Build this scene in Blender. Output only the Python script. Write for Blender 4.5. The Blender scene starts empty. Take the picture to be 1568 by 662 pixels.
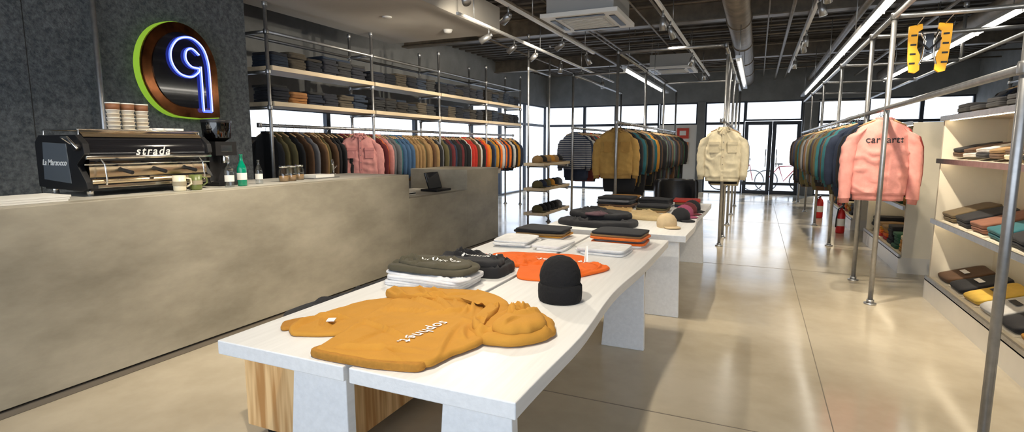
import bpy, math, random
import bmesh
from mathutils import Vector, Matrix, noise
from mathutils.bvhtree import BVHTree
random.seed(7)
sc = bpy.context.scene
R = random.uniform
pi = math.pi

# ------------------------------------------------------------ materials
_mc = {}
def mat(name, col, rough=0.6, metal=0.0, var=0.0, scale=8.0, bump=0.0, bscale=None, emit=0.0, ecol=None,
        col2=None, trans=0.0, sheen=0.0, coat=0.0, rvar=0.0, stretch=None, detail=6.0, bdist=.02, lo=.35, hi=.68):
    key = name
    if key in _mc: return _mc[key]
    m = bpy.data.materials.new(name); m.use_nodes = True
    nt = m.node_tree; b = nt.nodes["Principled BSDF"]
    b.inputs["Base Color"].default_value = (*col, 1)
    b.inputs["Roughness"].default_value = rough
    b.inputs["Metallic"].default_value = metal
    if trans: b.inputs["Transmission Weight"].default_value = trans
    if sheen: b.inputs["Sheen Weight"].default_value = sheen
    if coat: b.inputs["Coat Weight"].default_value = coat
    if emit:
        b.inputs["Emission Color"].default_value = (*(ecol or col), 1)
        b.inputs["Emission Strength"].default_value = emit
    tc = nt.nodes.new("ShaderNodeTexCoord"); mp = nt.nodes.new("ShaderNodeMapping")
    nt.links.new(tc.outputs["Object"], mp.inputs["Vector"])
    if stretch: mp.inputs["Scale"].default_value = stretch
    if var or col2 or rvar:
        n = nt.nodes.new("ShaderNodeTexNoise"); n.inputs["Scale"].default_value = scale
        n.inputs["Detail"].default_value = detail; n.inputs["Roughness"].default_value = 0.6
        nt.links.new(mp.outputs[0], n.inputs["Vector"])
        cr = nt.nodes.new("ShaderNodeValToRGB")
        c2 = col2 or tuple(min(1, c*(1+var)) for c in col)
        c1 = col if col2 else tuple(c*(1-var) for c in col)
        cr.color_ramp.elements[0].color = (*c1, 1); cr.color_ramp.elements[1].color = (*c2, 1)
        cr.color_ramp.elements[0].position = lo; cr.color_ramp.elements[1].position = hi
        nt.links.new(n.outputs["Fac"], cr.inputs[0]); nt.links.new(cr.outputs[0], b.inputs["Base Color"])
        if rvar:
            mr = nt.nodes.new("ShaderNodeMapRange")
            mr.inputs[1].default_value = 0.3; mr.inputs[2].default_value = 0.7
            mr.inputs[3].default_value = rough-rvar; mr.inputs[4].default_value = rough+rvar
            nt.links.new(n.outputs["Fac"], mr.inputs[0]); nt.links.new(mr.outputs[0], b.inputs["Roughness"])
    if bump:
        n2 = nt.nodes.new("ShaderNodeTexNoise"); n2.inputs["Scale"].default_value = bscale or scale*4
        n2.inputs["Detail"].default_value = 5
        nt.links.new(mp.outputs[0], n2.inputs["Vector"])
        bp = nt.nodes.new("ShaderNodeBump"); bp.inputs["Strength"].default_value = bump
        bp.inputs["Distance"].default_value = bdist
        nt.links.new(n2.outputs["Fac"], bp.inputs["Height"]); nt.links.new(bp.outputs[0], b.inputs["Normal"])
    _mc[key] = m
    return m

def fab(c):
    k = "fabric_%02x%02x%02x" % tuple(int(max(0, min(1, x))*255) for x in c)
    return mat(k, c, rough=0.92, var=0.1, scale=14, bump=0.25, bscale=160, bdist=.004, sheen=0.05)

def glassmat(name, tint=(1, 1, 1), gl=0.07):
    if name in _mc: return _mc[name]
    m = bpy.data.materials.new(name); m.use_nodes = True; nt = m.node_tree
    nt.nodes.clear()
    o = nt.nodes.new("ShaderNodeOutputMaterial"); mx = nt.nodes.new("ShaderNodeMixShader")
    t = nt.nodes.new("ShaderNodeBsdfTransparent"); g = nt.nodes.new("ShaderNodeBsdfGlossy")
    t.inputs[0].default_value = (*tint, 1); g.inputs["Roughness"].default_value = 0.03
    mx.inputs[0].default_value = gl
    nt.links.new(t.outputs[0], mx.inputs[1]); nt.links.new(g.outputs[0], mx.inputs[2]); nt.links.new(mx.outputs[0], o.inputs[0])
    _mc[name] = m
    return m

FLOOR = mat("polished_concrete_floor", (.40, .34, .245), .17, col2=(.58, .51, .39), scale=.9, bump=.015, bscale=3, rvar=.06)
COUNTER = mat("troweled_concrete", (.24, .215, .165), .42, col2=(.46, .42, .33), scale=1.4, bump=.08, bscale=9, detail=12, stretch=(1, .7, 1.6))
COUNTERTOP = mat("concrete_top", (.50, .48, .42), .45, var=.1, scale=3)
DARKWALL = mat("dark_cement_board", (.055, .066, .074), .8, col2=(.16, .175, .185), scale=30, bump=.5, bscale=70)
GREYWALL = mat("grey_plaster", (.20, .205, .205), .85, var=.12, scale=3)
SOFFIT = mat("soffit_plaster", (.50, .47, .42), .85, var=.04, scale=2)
DECK = mat("ceiling_deck", (.105, .092, .078), .75, var=.4, scale=3)
DUCT = mat("galvanised_duct", (.19, .155, .115), .45, metal=.3, var=.25, scale=5)
STEEL = mat("pipe_steel", (.40, .40, .40), .36, metal=.85, var=.12, scale=20)
STEELD = mat("dark_frame_metal", (.04, .045, .055), .45, metal=.5)
CHROME = mat("chrome", (.8, .78, .74), .12, metal=1)
COPPER = mat("gold_steel", (.70, .56, .38), .24, metal=1)
BLACK = mat("black_plastic", (.012, .012, .013), .35)
BLACKG = mat("black_gloss", (.01, .01, .012), .08, coat=.5)
WHITE = mat("white_plastic", (.75, .74, .71), .4)
PAPER = mat("paper_white", (.8, .78, .72), .7)
TABLE = mat("white_washed_wood", (.76, .76, .75), .42, col2=(.83, .83, .82), scale=4, stretch=(10, .5, 10), bump=.05, bscale=10)
PLY = mat("pine_plywood", (.50, .25, .08), .5, col2=(.86, .58, .28), scale=2.6, stretch=(7, 7, .5), detail=2, lo=.4, hi=.6)
SHELFW = mat("birch_shelf", (.68, .53, .34), .5, col2=(.80, .66, .46), scale=4, stretch=(6, .4, 6))
UNIT = mat("beige_shelf_panel", (.72, .65, .51), .5, var=.05, scale=3)
TUBE = mat("fluorescent_tube", (1, 1, 1), emit=12, ecol=(1, .94, .82))
NEON = mat("blue_neon", (.02, .03, .6), emit=2.6, ecol=(.06, .10, 1.0))
NEONW = mat("neon_core", (.3, .4, 1), emit=2.2, ecol=(.45, .5, 1))
GREEN = mat("lime_side_glow", (.3, .5, .05), emit=.35, ecol=(.42, .75, .05))
COPPERD = mat("copper_mirror", (.22, .085, .035), .14, metal=1, var=.6, scale=5)
GLASS = glassmat("window_glass")
CLEAR = glassmat("clear_glass", (.9, .93, .95), .15)
SMOKE = glassmat("smoked_glass", (.12, .12, .12), .12)
GGLASS = mat("green_bottle_glass", (.0, .22, .12), .08, coat=.6)
RED = mat("red_paint", (.55, .02, .02), .35)
YEL = mat("yellow_plastic_glow", (.98, .45, .015), .4, emit=.25, ecol=(1, .45, .01))  # plastic with a slight glow added to its colour; not a light source
PRINTW = mat("white_print", (.88, .88, .86), .7)
PRINTB = mat("black_print", (.015, .015, .02), .7)
JOINT = mat("floor_joint", (.20, .17, .13), .7)

# ------------------------------------------------------------ mesh builder
class MB:
    def __init__(s):
        s.v = []; s.f = []; s.m = []; s.s = []; s.mats = []; s.M = Matrix.Identity(4)
    def mi(s, m):
        if m not in s.mats: s.mats.append(m)
        return s.mats.index(m)
    def add(s, vs, fs, m, smooth=False):
        o = len(s.v); i = s.mi(m)
        s.v += [s.M @ Vector(p) for p in vs]
        for f in fs:
            s.f.append([k+o for k in f]); s.m.append(i); s.s.append(smooth)
    def box(s, x0, x1, y0, y1, z0, z1, m):
        vs = [(x, y, z) for z in (z0, z1) for y in (y0, y1) for x in (x0, x1)]
        s.add(vs, [(0, 2, 3, 1), (4, 5, 7, 6), (0, 1, 5, 4), (2, 6, 7, 3), (0, 4, 6, 2), (1, 3, 7, 5)], m)
    def prism(s, poly, axis, a, b, m):
        def P(p, t):
            return {'x': (t, p[0], p[1]), 'y': (p[0], t, p[1]), 'z': (p[0], p[1], t)}[axis]
        n = len(poly)
        vs = [P(p, a) for p in poly]+[P(p, b) for p in poly]
        fs = [tuple(range(n)), tuple(range(2*n-1, n-1, -1))]
        fs += [(i, i+n, (i+1) % n+n, (i+1) % n) for i in range(n)]
        s.add(vs, fs, m)
    def rings(s, rs, m, smooth=True, cap0=True, cap1=True):
        n = len(rs[0]); vs = [p for r in rs for p in r]; fs = []
        for k in range(len(rs)-1):
            for i in range(n):
                j = (i+1) % n
                fs.append((k*n+i, k*n+j, (k+1)*n+j, (k+1)*n+i))
        if cap0: fs.append(tuple(reversed(range(n))))
        if cap1: fs.append(tuple((len(rs)-1)*n+i for i in range(n)))
        s.add(vs, fs, m, smooth)
    def tube(s, pts, r, m, seg=8, smooth=True, flat=1.0):
        pts = [Vector(p) for p in pts]; rs = []
        if not isinstance(r, (list, tuple)): r = [r]*len(pts)
        up = None
        for i, p in enumerate(pts):
            d = (pts[min(i+1, len(pts)-1)]-pts[max(i-1, 0)]).normalized()
            if up is None:
                up = Vector((0, 0, 1)) if abs(d.z) < .9 else Vector((1, 0, 0))
            a = d.cross(up)
            if a.length < 1e-4: a = d.cross(Vector((0, 1, 0)))
            a.normalize(); b = a.cross(d).normalized(); up = b
            rs.append([p+a*math.cos(t)*r[i]+b*math.sin(t)*r[i]*flat for t in [2*pi*k/seg for k in range(seg)]])
        s.rings(rs, m, smooth)
    def cyl(s, p0, p1, r, m, seg=12, r2=None):
        s.tube([p0, p1], [r, r if r2 is None else r2], m, seg)
    def lathe(s, c, prof, m, seg=20, smooth=True, cap0=True, cap1=True):
        s.rings([[(c[0]+r*math.cos(2*pi*k/seg), c[1]+r*math.sin(2*pi*k/seg), c[2]+z) for k in range(seg)] for r, z in prof], m, smooth, cap0, cap1)
    def obj(s, name, bevel=0.0, sub=0, parent=None):
        me = bpy.data.meshes.new(name)
        xs = [p.x for p in s.v]; ys = [p.y for p in s.v]; zs = [p.z for p in s.v]
        c = Vector(((min(xs)+max(xs))/2, (min(ys)+max(ys))/2, min(zs)))
        me.from_pydata([p-c for p in s.v], [], s.f)
        for m in s.mats: me.materials.append(m)
        for p, i, sm in zip(me.polygons, s.m, s.s):
            p.material_index = i; p.use_smooth = sm
        me.update()
        o = bpy.data.objects.new(name, me); sc.collection.objects.link(o); o.location = c
        if bevel:
            b = o.modifiers.new("bevel", 'BEVEL'); b.width = bevel; b.segments = 2; b.limit_method = 'ANGLE'; b.angle_limit = .7
        if parent:
            o.parent = parent; o.location = c-parent.location
        return o

def T(x, y, z, yaw=0, tx=0, ty=0):
    return Matrix.Translation((x, y, z)) @ Matrix.Rotation(yaw, 4, 'Z') @ Matrix.Rotation(tx, 4, 'X') @ Matrix.Rotation(ty, 4, 'Y')

# ------------------------------------------------------------ room shell
YF = 17.6; XL = -6.6; XR = 5.0; YB = -3.0; ZC = 3.75; ZR = ZC-.08
m = MB(); m.box(XL-.2, XR+.2, YB, YF+.2, -.15, 0, FLOOR)
for y in (2.82, 6.9, 11.0, 15.0): m.box(-3.45, 1.48, y, y+.007, 0, .0012, JOINT)
m.box(.42, .425, YB, YF-.1, 0, .0012, JOINT)
m.obj("floor")
PAV = mat("pavement", (.5, .5, .5), .8, var=.1, scale=1)
m = MB(); m.box(-60, 60, YF+.2, 70, -.2, -.05, PAV); m.box(-60, XL-.2, YB, YF+.2, -.2, -.05, PAV); m.obj("ground")

m = MB(); m.box(XL-.2, XR+.2, YB, YF+.2, ZC, ZC+.15, DECK)
y = YB+.2
while y < YF-.2:
    m.box(XL, XR, y, y+.12, ZC-.07, ZC, DECK); y += .3
m.obj("ceiling")
for y in (5.2, 9.4, 13.6):
    m = MB()
    m.box(XL, XR, y-.1, y+.1, ZC-.10, ZC-.08, DUCT); m.box(XL, XR, y-.012, y+.012, ZC-.36, ZC-.09, DUCT); m.box(XL, XR, y-.1, y+.1, ZC-.38, ZC-.36, DUCT)
    m.obj("ceiling_beam")

m = MB()
m.box(XL-.15, XL, YB, 12.3, 2.0, ZC, GREYWALL); m.box(XL-.15, XL, YB, 12.3, 0, 1.5, GREYWALL)
m.box(XL-.15, XL, YB, 4.6, 1.5, 2.0, GREYWALL); m.box(XL-.15, XL, 12.3, YF, 2.72, ZC, GREYWALL)
m.obj("wall_left")
m = MB(); m.box(XR, XR+.15, YB, YF+.2, 0, ZC, GREYWALL); m.obj("wall_right")
m = MB(); m.box(XL-.15, XR, YF, YF+.2, 2.72, ZC, GREYWALL); m.obj("wall_far")
m = MB(); m.box(-1.72, -1.5, YF-.05, YF+.2, 0, 2.72, GREYWALL); m.obj("column")
m = MB(); m.box(-2.85, -1.72, YF, YF+.15, 0, 2.05, mat("white_wall", (.75, .72, .66), .8, var=.03, scale=2)); m.obj("wall_poster_panel")
m = MB(); m.box(1.12, 1.5, YF-.05, YF+.2, 0, 2.72, GREYWALL); m.obj("column")
m = MB(); m.box(-5.5, -5.2, YB, 4.42, 0, ZR, DARKWALL)
for y in (-1.4, .5, 2.4): m.box(-5.2, -5.199, y, y+.006, 0, 3.05, BLACK)
m.obj("wall_sign")
m = MB(); m.box(-5.18, -3.55, YB, 7.46, 3.05, 3.42, SOFFIT); m.box(-5.5, -5.18, 4.42, 7.46, 3.05, 3.42, SOFFIT)
for x, y in ((-4.5, 4.6), (-4.4, 5.9), (-4.7, 3.3)):
    m.lathe((x, y, 3.02), [(.06, .03), (.06, .02), (.05, .015)], WHITE)
m.lathe((-4.1, 6.9, 3.0), [(.02, 0), (.05, .01), (.07, .05)], WHITE)
so = m.obj("ceiling_soffit")

def window(name, axis, p, a0, a1, z0, z1, fr=.045, midz=None):
    m = MB()
    def bx(u0, u1, w0, w1, d, mt):
        if axis == 'y': m.box(u0, u1, p-d, p+d, w0, w1, mt)
        else: m.box(p-d, p+d, u0, u1, w0, w1, mt)
    bx(a0, a0+fr, z0, z1, .04, STEELD); bx(a1-fr, a1, z0, z1, .04, STEELD)
    bx(a0+fr, a1-fr, z0, z0+fr, .04, STEELD); bx(a0+fr, a1-fr, z1-fr, z1, .04, STEELD)
    if midz: bx(a0+fr, a1-fr, midz-.04, midz+.04, .035, STEELD)
    bx(a0+fr, a1-fr, z0+fr, z1-fr, .004, GLASS)
    return m.obj(name)
xs = [XL, -5.3, -4.25, -3.3, -2.87]
k = 1
for a, b in zip(xs[:-1], xs[1:]):
    window("window_%d" % k, 'y', YF+.1, a, b, 0, 2.72, midz=2.08); k += 1
window("window_%d" % k, 'y', YF+.1, -2.85, -1.72, 2.05, 2.72); k += 1
window("window_%d" % k, 'y', YF+.1, -1.5, -.38, 0, 2.72, midz=2.08); k += 1
window("window_%d" % k, 'y', YF+.1, -.38, 1.12, 2.14, 2.72); k += 1
for a, b in ((1.5, 2.7), (2.7, 3.9), (3.9, 5.0)):
    window("window_%d" % k, 'y', YF+.1, a, b, 0, 2.72, midz=2.08); k += 1
for a, b in ((12.3, 14.0), (14.0, 15.8), (15.8, YF)):
    window("window_%d" % k, 'x', XL-.07, a, b, 0, 2.72, midz=2.08); k += 1
for a, b in ((4.6, 7.2), (7.2, 9.8), (9.8, 12.3)):
    window("window_%d" % k, 'x', XL-.07, a, b, 1.5, 2.0); k += 1
for i, (a, b) in enumerate(((-.37, .365), (.375, 1.11))):
    o = window("door_%d" % (i+1), 'y', YF+.08, a, b, 0.0, 2.12, fr=.10, midz=.3)
    h = MB(); hx = b-.14 if i == 0 else a+.14
    h.tube([(hx, YF+.04, .8), (hx, YF-.02, .82), (hx, YF-.02, 1.3), (hx, YF+.04, 1.32)], .014, CHROME)
    h.obj("handle", parent=o)
for bx in (-.6, .8):
    m = MB()
    for dx in (-.5, .5):
        ring = [(bx+dx+.33*math.cos(a), YF+1.6, .3+.33*math.sin(a)) for a in [2*pi*i/20 for i in range(21)]]
        m.tube(ring, .02, BLACK, 6)
    m.tube([(bx-.5, YF+1.6, .3), (bx-.15, YF+1.6, .75), (bx+.4, YF+1.6, .8), (bx+.5, YF+1.6, .3)], .018, RED, 6)
    m.tube([(bx-.15, YF+1.6, .75), (bx, YF+1.6, .3), (bx+.4, YF+1.6, .8)], .018, RED, 6)
    m.tube([(bx+.4, YF+1.4, 1.0), (bx+.4, YF+1.6, .95), (bx+.4, YF+1.8, 1.0)], .015, BLACK, 6)
    m.box(bx-.27, bx-.05, YF+1.54, YF+1.66, .82, .86, BLACK); m.cyl((bx-.16, YF+1.6, .7), (bx-.16, YF+1.6, .83), .015, STEEL, 6)
    m.obj("bicycle")
# ceiling services
m = MB()
m.tube([(-.35, 4, 3.3), (-.35, YF-.3, 3.3)], .17, DUCT, seg=18)
for yy in range(5, 17, 2): m.tube([(-.35, yy, 3.3), (-.35, yy+.05, 3.3)], .185, DUCT, seg=18)
for yy in range(5, 17, 3): m.cyl((-.35, yy+.6, 3.46), (-.35, yy+.6, ZR), .008, STEEL)
m.obj("ventilation_duct")
m = MB()
m.tube([(2.9, 3, 3.25), (2.9, YF-.3, 3.25)], .14, DUCT, seg=16)
for yy in range(5, 17, 3): m.cyl((2.9, yy+.6, 3.38), (2.9, yy+.6, ZR), .008, STEEL)
m.obj("ventilation_duct")
m = MB()
for x, z, r in ((-2.6, 3.33, .02), (-2.7, 3.33, .015), (.35, 3.3, .025), (.6, 3.33, .018), (1.7, 3.32, .03), (-1.4, 3.34, .018), (-3.1, 3.3, .03), (-4.6, 3.34, .02), (1.2, 3.25, .05), (.05, 3.38, .014), (-1.7, 3.36, .014), (2.3, 3.3, .025)):
    y0 = 7.6 if x < -3.5 else 2.5
    m.cyl((x, y0, z), (x, YF-.1, z), r, DUCT, 8)
for y in (3.4, 4.4, 5.6, 6.4, 7.7, 8.4, 10.5, 11.3, 12.4, 14.2, 15.2, 16.3):
    m.cyl((-3.4, y, 3.45), (XR, y, 3.45), .018, DUCT, 8)
    for x in (-2.2, .1, 2.4): m.cyl((x, y, 3.45), (x, y, ZR), .007, DUCT, 6)
m.obj("ceiling_conduit_pipes")

def aircon(x, y, z):
    m = MB(); a = .475
    m.box(x-a+.06, x+a-.06, y-a+.06, y+a-.06, z+.05, z+.3, mat("aircon_body", (.35, .35, .34), .5))
    m.box(x-a, x+a, y-a, y+a, z, z+.05, WHITE)
    m.box(x-.27, x+.27, y-.27, y+.27, z-.012, z, mat("aircon_grille", (.45, .44, .42), .5))
    for i in range(9): m.box(x-.25, x+.25, y-.25+i*.058, y-.235+i*.058, z-.018, z-.012, WHITE)
    for s in (-1, 1):
        m.box(x-.3, x+.3, y+s*.37-.035, y+s*.37+.035, z-.008, z, BLACK)
        m.box(x+s*.37-.035, x+s*.37+.035, y-.3, y+.3, z-.008, z, BLACK)
        for t in (-1, 1): m.cyl((x+s*.38, y+t*.38, z+.3), (x+s*.38, y+t*.38, ZR), .006, STEEL, 6)
    m.obj("air_conditioner_cassette", bevel=.006)
aircon(-2.02, 6.85, 2.95); aircon(-1.75, 12.3, 3.0)

# ------------------------------------------------------------ counter
m = MB(); CX = -3.51
m.box(CX-.12, CX, YB+.5, 5.02, .05, 1.1, COUNTER)
m.box(CX-.12, CX, 5.02, 6.35, .05, .83, COUNTER)
m.box(CX-.9, CX, 6.35, 7.31, .05, 1.1, COUNTER)
m.box(CX-.85, CX-.12, YB+.5, 5.02, 1.04, 1.1, COUNTERTOP)
m.box(CX-.85, CX-.12, 5.02, 6.35, .78, .83, COUNTERTOP)
m.box(CX-.85, CX-.12, 4.98, 5.02, .78, 1.04, COUNTER)
m.box(CX-.8, CX-.03, YB+.55, 7.28, 0, .05, BLACK)
m.box(CX-.12, CX-.008, YB+.5, 7.3, 0.0, .035, JOINT)
m.box(CX-.82, CX-.78, YB+.5, 6.35, .05, .78, BLACK)
m.obj("service_counter", bevel=.004)

m = MB(); m.box(-3.95, -3.7, 5.9, 6.25, .832, .86, BLACK); m.M = T(-3.85, 6.1, .86, 0, 0, -.3); m.box(-.01, .01, -.16, .16, 0, .22, BLACKG); m.obj("cash_register_tablet", bevel=.004)
m = MB()
for i in range(3): m.box(-4.0+.01*i, -3.75, 5.2+.015*i, 5.5, .832+.012*i, .842+.012*i, PAPER if i != 1 else BLACK)
m.obj("paper_stack")
m = MB()
for i in range(3): m.box(-3.92+.012*i, -3.63, 1.40+.01*i, 1.80+.008*i, 1.101+.012*i, 1.112+.012*i, PAPER)
m.obj("magazine_stack")

# ------------------------------------------------------------ espresso machine
def espresso():
    m = MB(); y0, y1 = 1.99, 2.86; z = 1.101; xb, xf = -4.33, -3.82
    side = [(xb, z+.05), (xf-.02, z+.03), (xf+.03, z+.05), (xf+.02, z+.09), (xf-.06, z+.2), (xf+.03, z+.27), (xf+.02, z+.33), (xf-.05, z+.385), (xb+.05, z+.385), (xb, z+.34)]
    for y in (y0, y1-.035): m.prism(side, 'y', y, y+.035, BLACK)
    m.prism([(xb+.08, z+.1), (xf-.13, z+.08), (xf-.15, z+.33), (xb+.1, z+.34)], 'y', y0-.006, y0, mat("espresso_side_grey", (.10, .115, .13), .35))
    m.box(xb+.02, xf-.12, y0+.035, y1-.035, z+.05, z+.37, BLACK)
    def fascia(xc, zc, r, a0, a1, mt, n=10, t=.008):
        ps = [(xc+r*math.cos(a0+(a1-a0)*i/n), zc+r*math.sin(a0+(a1-a0)*i/n)) for i in range(n+1)]
        vs = [(p[0], y0+.036, p[1]) for p in ps]+[(p[0], y1-.036, p[1]) for p in ps]
        m.add(vs, [(i, i+1, n+2+i, n+1+i) for i in range(n)], mt, True)
    fascia(xf-.16, z+.25, .17, -.5, 1.15, BLACKG)
    fascia(xf-.15, z+.265, .160, .75, 1.4, COPPER)
    fascia(xf-.17, z+.15, .17, -.30, .25, COPPER)
    fascia(xf-.17, z+.12, .17, -.35, -.02, BLACKG)
    m.box(xf-.14, xf+.015, y0+.036, y1-.036, z+.235, z+.25, CHROME)
    m.tube([(xf+.02, y0+.01, z+.245), (xf+.02, y1-.01, z+.245)], .013, CHROME)
    m.tube([(xf+.0, y0+.01, z+.20), (xf+.0, y1-.01, z+.20)], .006, CHROME)
    m.box(xb+.03, xf+.02, y0+.02, y1-.02, z+.035, z+.085, BLACK)
    m.tube([(xf+.02, y0+.03, z+.09), (xf+.02, y1-.03, z+.09)], .016, COPPER)
    m.box(xf-.14, xf+.03, y0+.06, y1-.06, z+.05, z+.07, CHROME)
    for gy in (2.21, 2.43, 2.65):
        m.cyl((xf-.05, gy, z+.23), (xf-.05, gy, z+.17), .035, CHROME, 16)
        m.tube([(xf-.05, gy, z+.165), (xf+.02, gy, z+.16), (xf+.12, gy, z+.145)], [.03, .012, .014], BLACK)
        m.cyl((xf-.05, gy, z+.17), (xf-.05, gy, z+.13), .03, CHROME, 16, .022)
    for gy in (y0+.1, y1-.1):
        m.tube([(xf, gy, z+.24), (xf+.05, gy, z+.2), (xf+.06, gy, z+.1), (xf+.05, gy, z+.07)], .006, CHROME)
    m.box(xb+.03, xf-.06, y0+.03, y1-.03, z+.365, z+.378, COPPER)
    for x in (xb+.05, xf-.07):
        m.tube([(x, y0+.03, z+.378), (x, y0+.03, z+.42), (x, y1-.03, z+.42), (x, y1-.03, z+.378)], .006, CHROME)
    for y in (y0+.03, y1-.03): m.cyl((xb+.05, y, z+.42), (xf-.07, y, z+.42), .006, CHROME)
    for x in (xb+.06, xf-.06):
        for y in (y0+.06, y1-.06): m.cyl((x, y, z), (x, y, z+.05), .02, CHROME)
    m.tube([(xf-.1, y0-.0, z+.33), (xf-.1, y0-.05, z+.37), (xf-.02, y0-.06, z+.37), (xf+.04, y0-.04, z+.3)], .008, CHROME)
    m.cyl((xf-.02, y0-.03, z+.31), (xf-.02, y0, z+.31), .025, BLACK, 14)
    return m.obj("espresso_machine", bevel=.004)
esp = espresso()
def text_child(parent, txt, loc, rot, size, mt, name="lettering", ext=.001, space=1.0, shear=0):
    cu = bpy.data.curves.new(name, 'FONT'); cu.body = txt; cu.size = size; cu.extrude = ext; cu.align_x = 'CENTER'; cu.align_y = 'CENTER'
    cu.space_character = space; cu.shear = shear; cu.offset = size*.01
    cu.materials.append(mt)
    o = bpy.data.objects.new(name, cu); sc.collection.objects.link(o)
    o.parent = parent; o.location = Vector(loc)-parent.location; o.rotation_euler = rot
    return o
text_child(esp, "strada", (-3.803, 2.42, 1.382), (pi/2, 0, pi/2), .075, WHITE, shear=.3, space=1.25)
text_child(esp, "La Marzocco", (-4.11, 1.981, 1.31), (pi/2, 0, 0), .052, PRINTW, shear=.25)

m = MB(); CZ = 1.480
for i, y in enumerate((2.31, 2.405, 2.50)):
    for k in range(7):
        mt = PAPER if k % 2 == 0 else mat("cup_offwhite", (.7, .62, .5), .6)
        m.lathe((-4.02, y, CZ+k*.026), [(.033, 0), (.04, .022), (.042, .022), (.042, .026)], mt, 16)
    m.lathe((-4.02, y, CZ+.182), [(.041, 0), (.042, .04)], mat("cup_brown", (.22, .09, .04), .6), 16)
    m.lathe((-4.02, y, CZ+.222), [(.043, 0), (.044, .008), (.04, .008)], PAPER, 16)
m.obj("paper_cup_stack")
m = MB()
for y in (2.59, 2.665, 2.74):
    for x in (-4.08, -3.99):
        for k in range(2): m.lathe((x, y, CZ+k*.025), [(.02, 0), (.035, .02), (.036, .04), (.031, .04), (.02, .01)], WHITE, 14)
m.obj("espresso_cup_set")

m = MB(); gx, gy, gz = -3.98, 3.06, 1.101
m.box(gx-.12, gx+.12, gy-.11, gy+.11, gz, gz+.03, BLACK)
m.box(gx-.12, gx+.0, gy-.09, gy+.09, gz+.03, gz+.27, BLACK)
m.box(gx-.12, gx+.09, gy-.095, gy+.095, gz+.24, gz+.35, BLACK)
m.lathe((gx-.01, gy, gz+.35), [(.05, 0), (.09, .03), (.095, .10)], mat("coffee_beans", (.03, .015, .008), .5, bump=1, bscale=90))
m.lathe((gx-.01, gy, gz+.35), [(.055, 0), (.10, .03), (.108, .15)], SMOKE, cap1=False)
m.lathe((gx-.01, gy, gz+.50), [(.112, 0), (.112, .02), (.03, .03)], BLACK)
m.tube([(gx+.04, gy, gz+.14), (gx+.14, gy, gz+.13)], .012, CHROME)
m.cyl((gx+.06, gy, gz+.18), (gx+.06, gy, gz+.24), .035, CHROME)
m.box(gx+.091, gx+.093, gy-.05, gy+.05, gz+.27, gz+.32, CHROME)
m.obj("coffee_grinder", bevel=.006)

def mug(x, y, c, name="coffee_mug"):
    mt = mat("mug_%d" % int(c[0]*999), c, .35)
    m = MB(); m.lathe((x, y, 1.101), [(.036, 0), (.04, .01), (.042, .11), (.038, .11), (.035, .015)], mt, 20)
    m.tube([(x+.02, y+.04, 1.19), (x+.02, y+.07, 1.185), (x+.02, y+.075, 1.15), (x+.02, y+.04, 1.13)], .006, mt)
    m.lathe((x, y, 1.14), [(.043, 0), (.0435, .03)], mat("mug_band", (.35, .3, .2), .5), 20, cap0=False, cap1=False)
    m.obj(name)
mug(-3.70, 2.52, (.75, .68, .5)); mug(-3.71, 2.65, (.14, .17, .05))
def bottle(x, y, h, r, mt, name="glass_bottle"):
    m = MB(); m.lathe((x, y, 1.101), [(r*.9, 0), (r, .01), (r, h*.55), (r*.8, h*.65), (r*.35, h*.8), (r*.33, h*.96), (r*.42, h*.97), (r*.42, h)], mt, 18)
    m.lathe((x, y, 1.101), [(r*1.02, h*.2), (r*1.02, h*.42)], PAPER, 18, cap0=False, cap1=False)
    m.obj(name)
bottle(-3.72, 3.05, .25, .036, GGLASS); bottle(-3.70, 2.92, .22, .034, CLEAR); bottle(-3.80, 3.28, .2, .03, CLEAR)
m = MB()
for i, (x, y) in enumerate(((-3.85, 3.68), (-3.9, 3.82), (-3.83, 3.57))):
    m.lathe((x, y, 1.101), [(.04, 0), (.045, .02), (.045, .1), (.035, .11), (.035, .125)], CLEAR, 16)
    m.lathe((x, y, 1.103), [(.038, 0), (.04, .05)], mat("spice", (.35, .2, .08), .8), 14)
    m.lathe((x, y, 1.226), [(.037, 0), (.037, .015)], CHROME, 14)
m.obj("glass_jar_set")
m = MB(); m.box(-4.1, -3.85, 3.95, 4.3, 1.101, 1.11, STEEL); m.box(-4.08, -3.87, 4.0, 4.25, 1.11, 1.135, PAPER); m.obj("serving_tray")
m = MB(); m.cyl((-4.2, 4.6, 1.101), (-4.2, 4.6, 1.12), .03, CHROME, 16)
m.tube([(-4.2, 4.6, 1.12), (-4.2, 4.6, 1.2), (-4.17, 4.56, 1.26), (-4.1, 4.48, 1.27), (-4.06, 4.44, 1.22)], .011, CHROME)
m.tube([(-4.2, 4.6, 1.17), (-4.22, 4.68, 1.2)], .008, CHROME); m.obj("sink_faucet")

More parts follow.
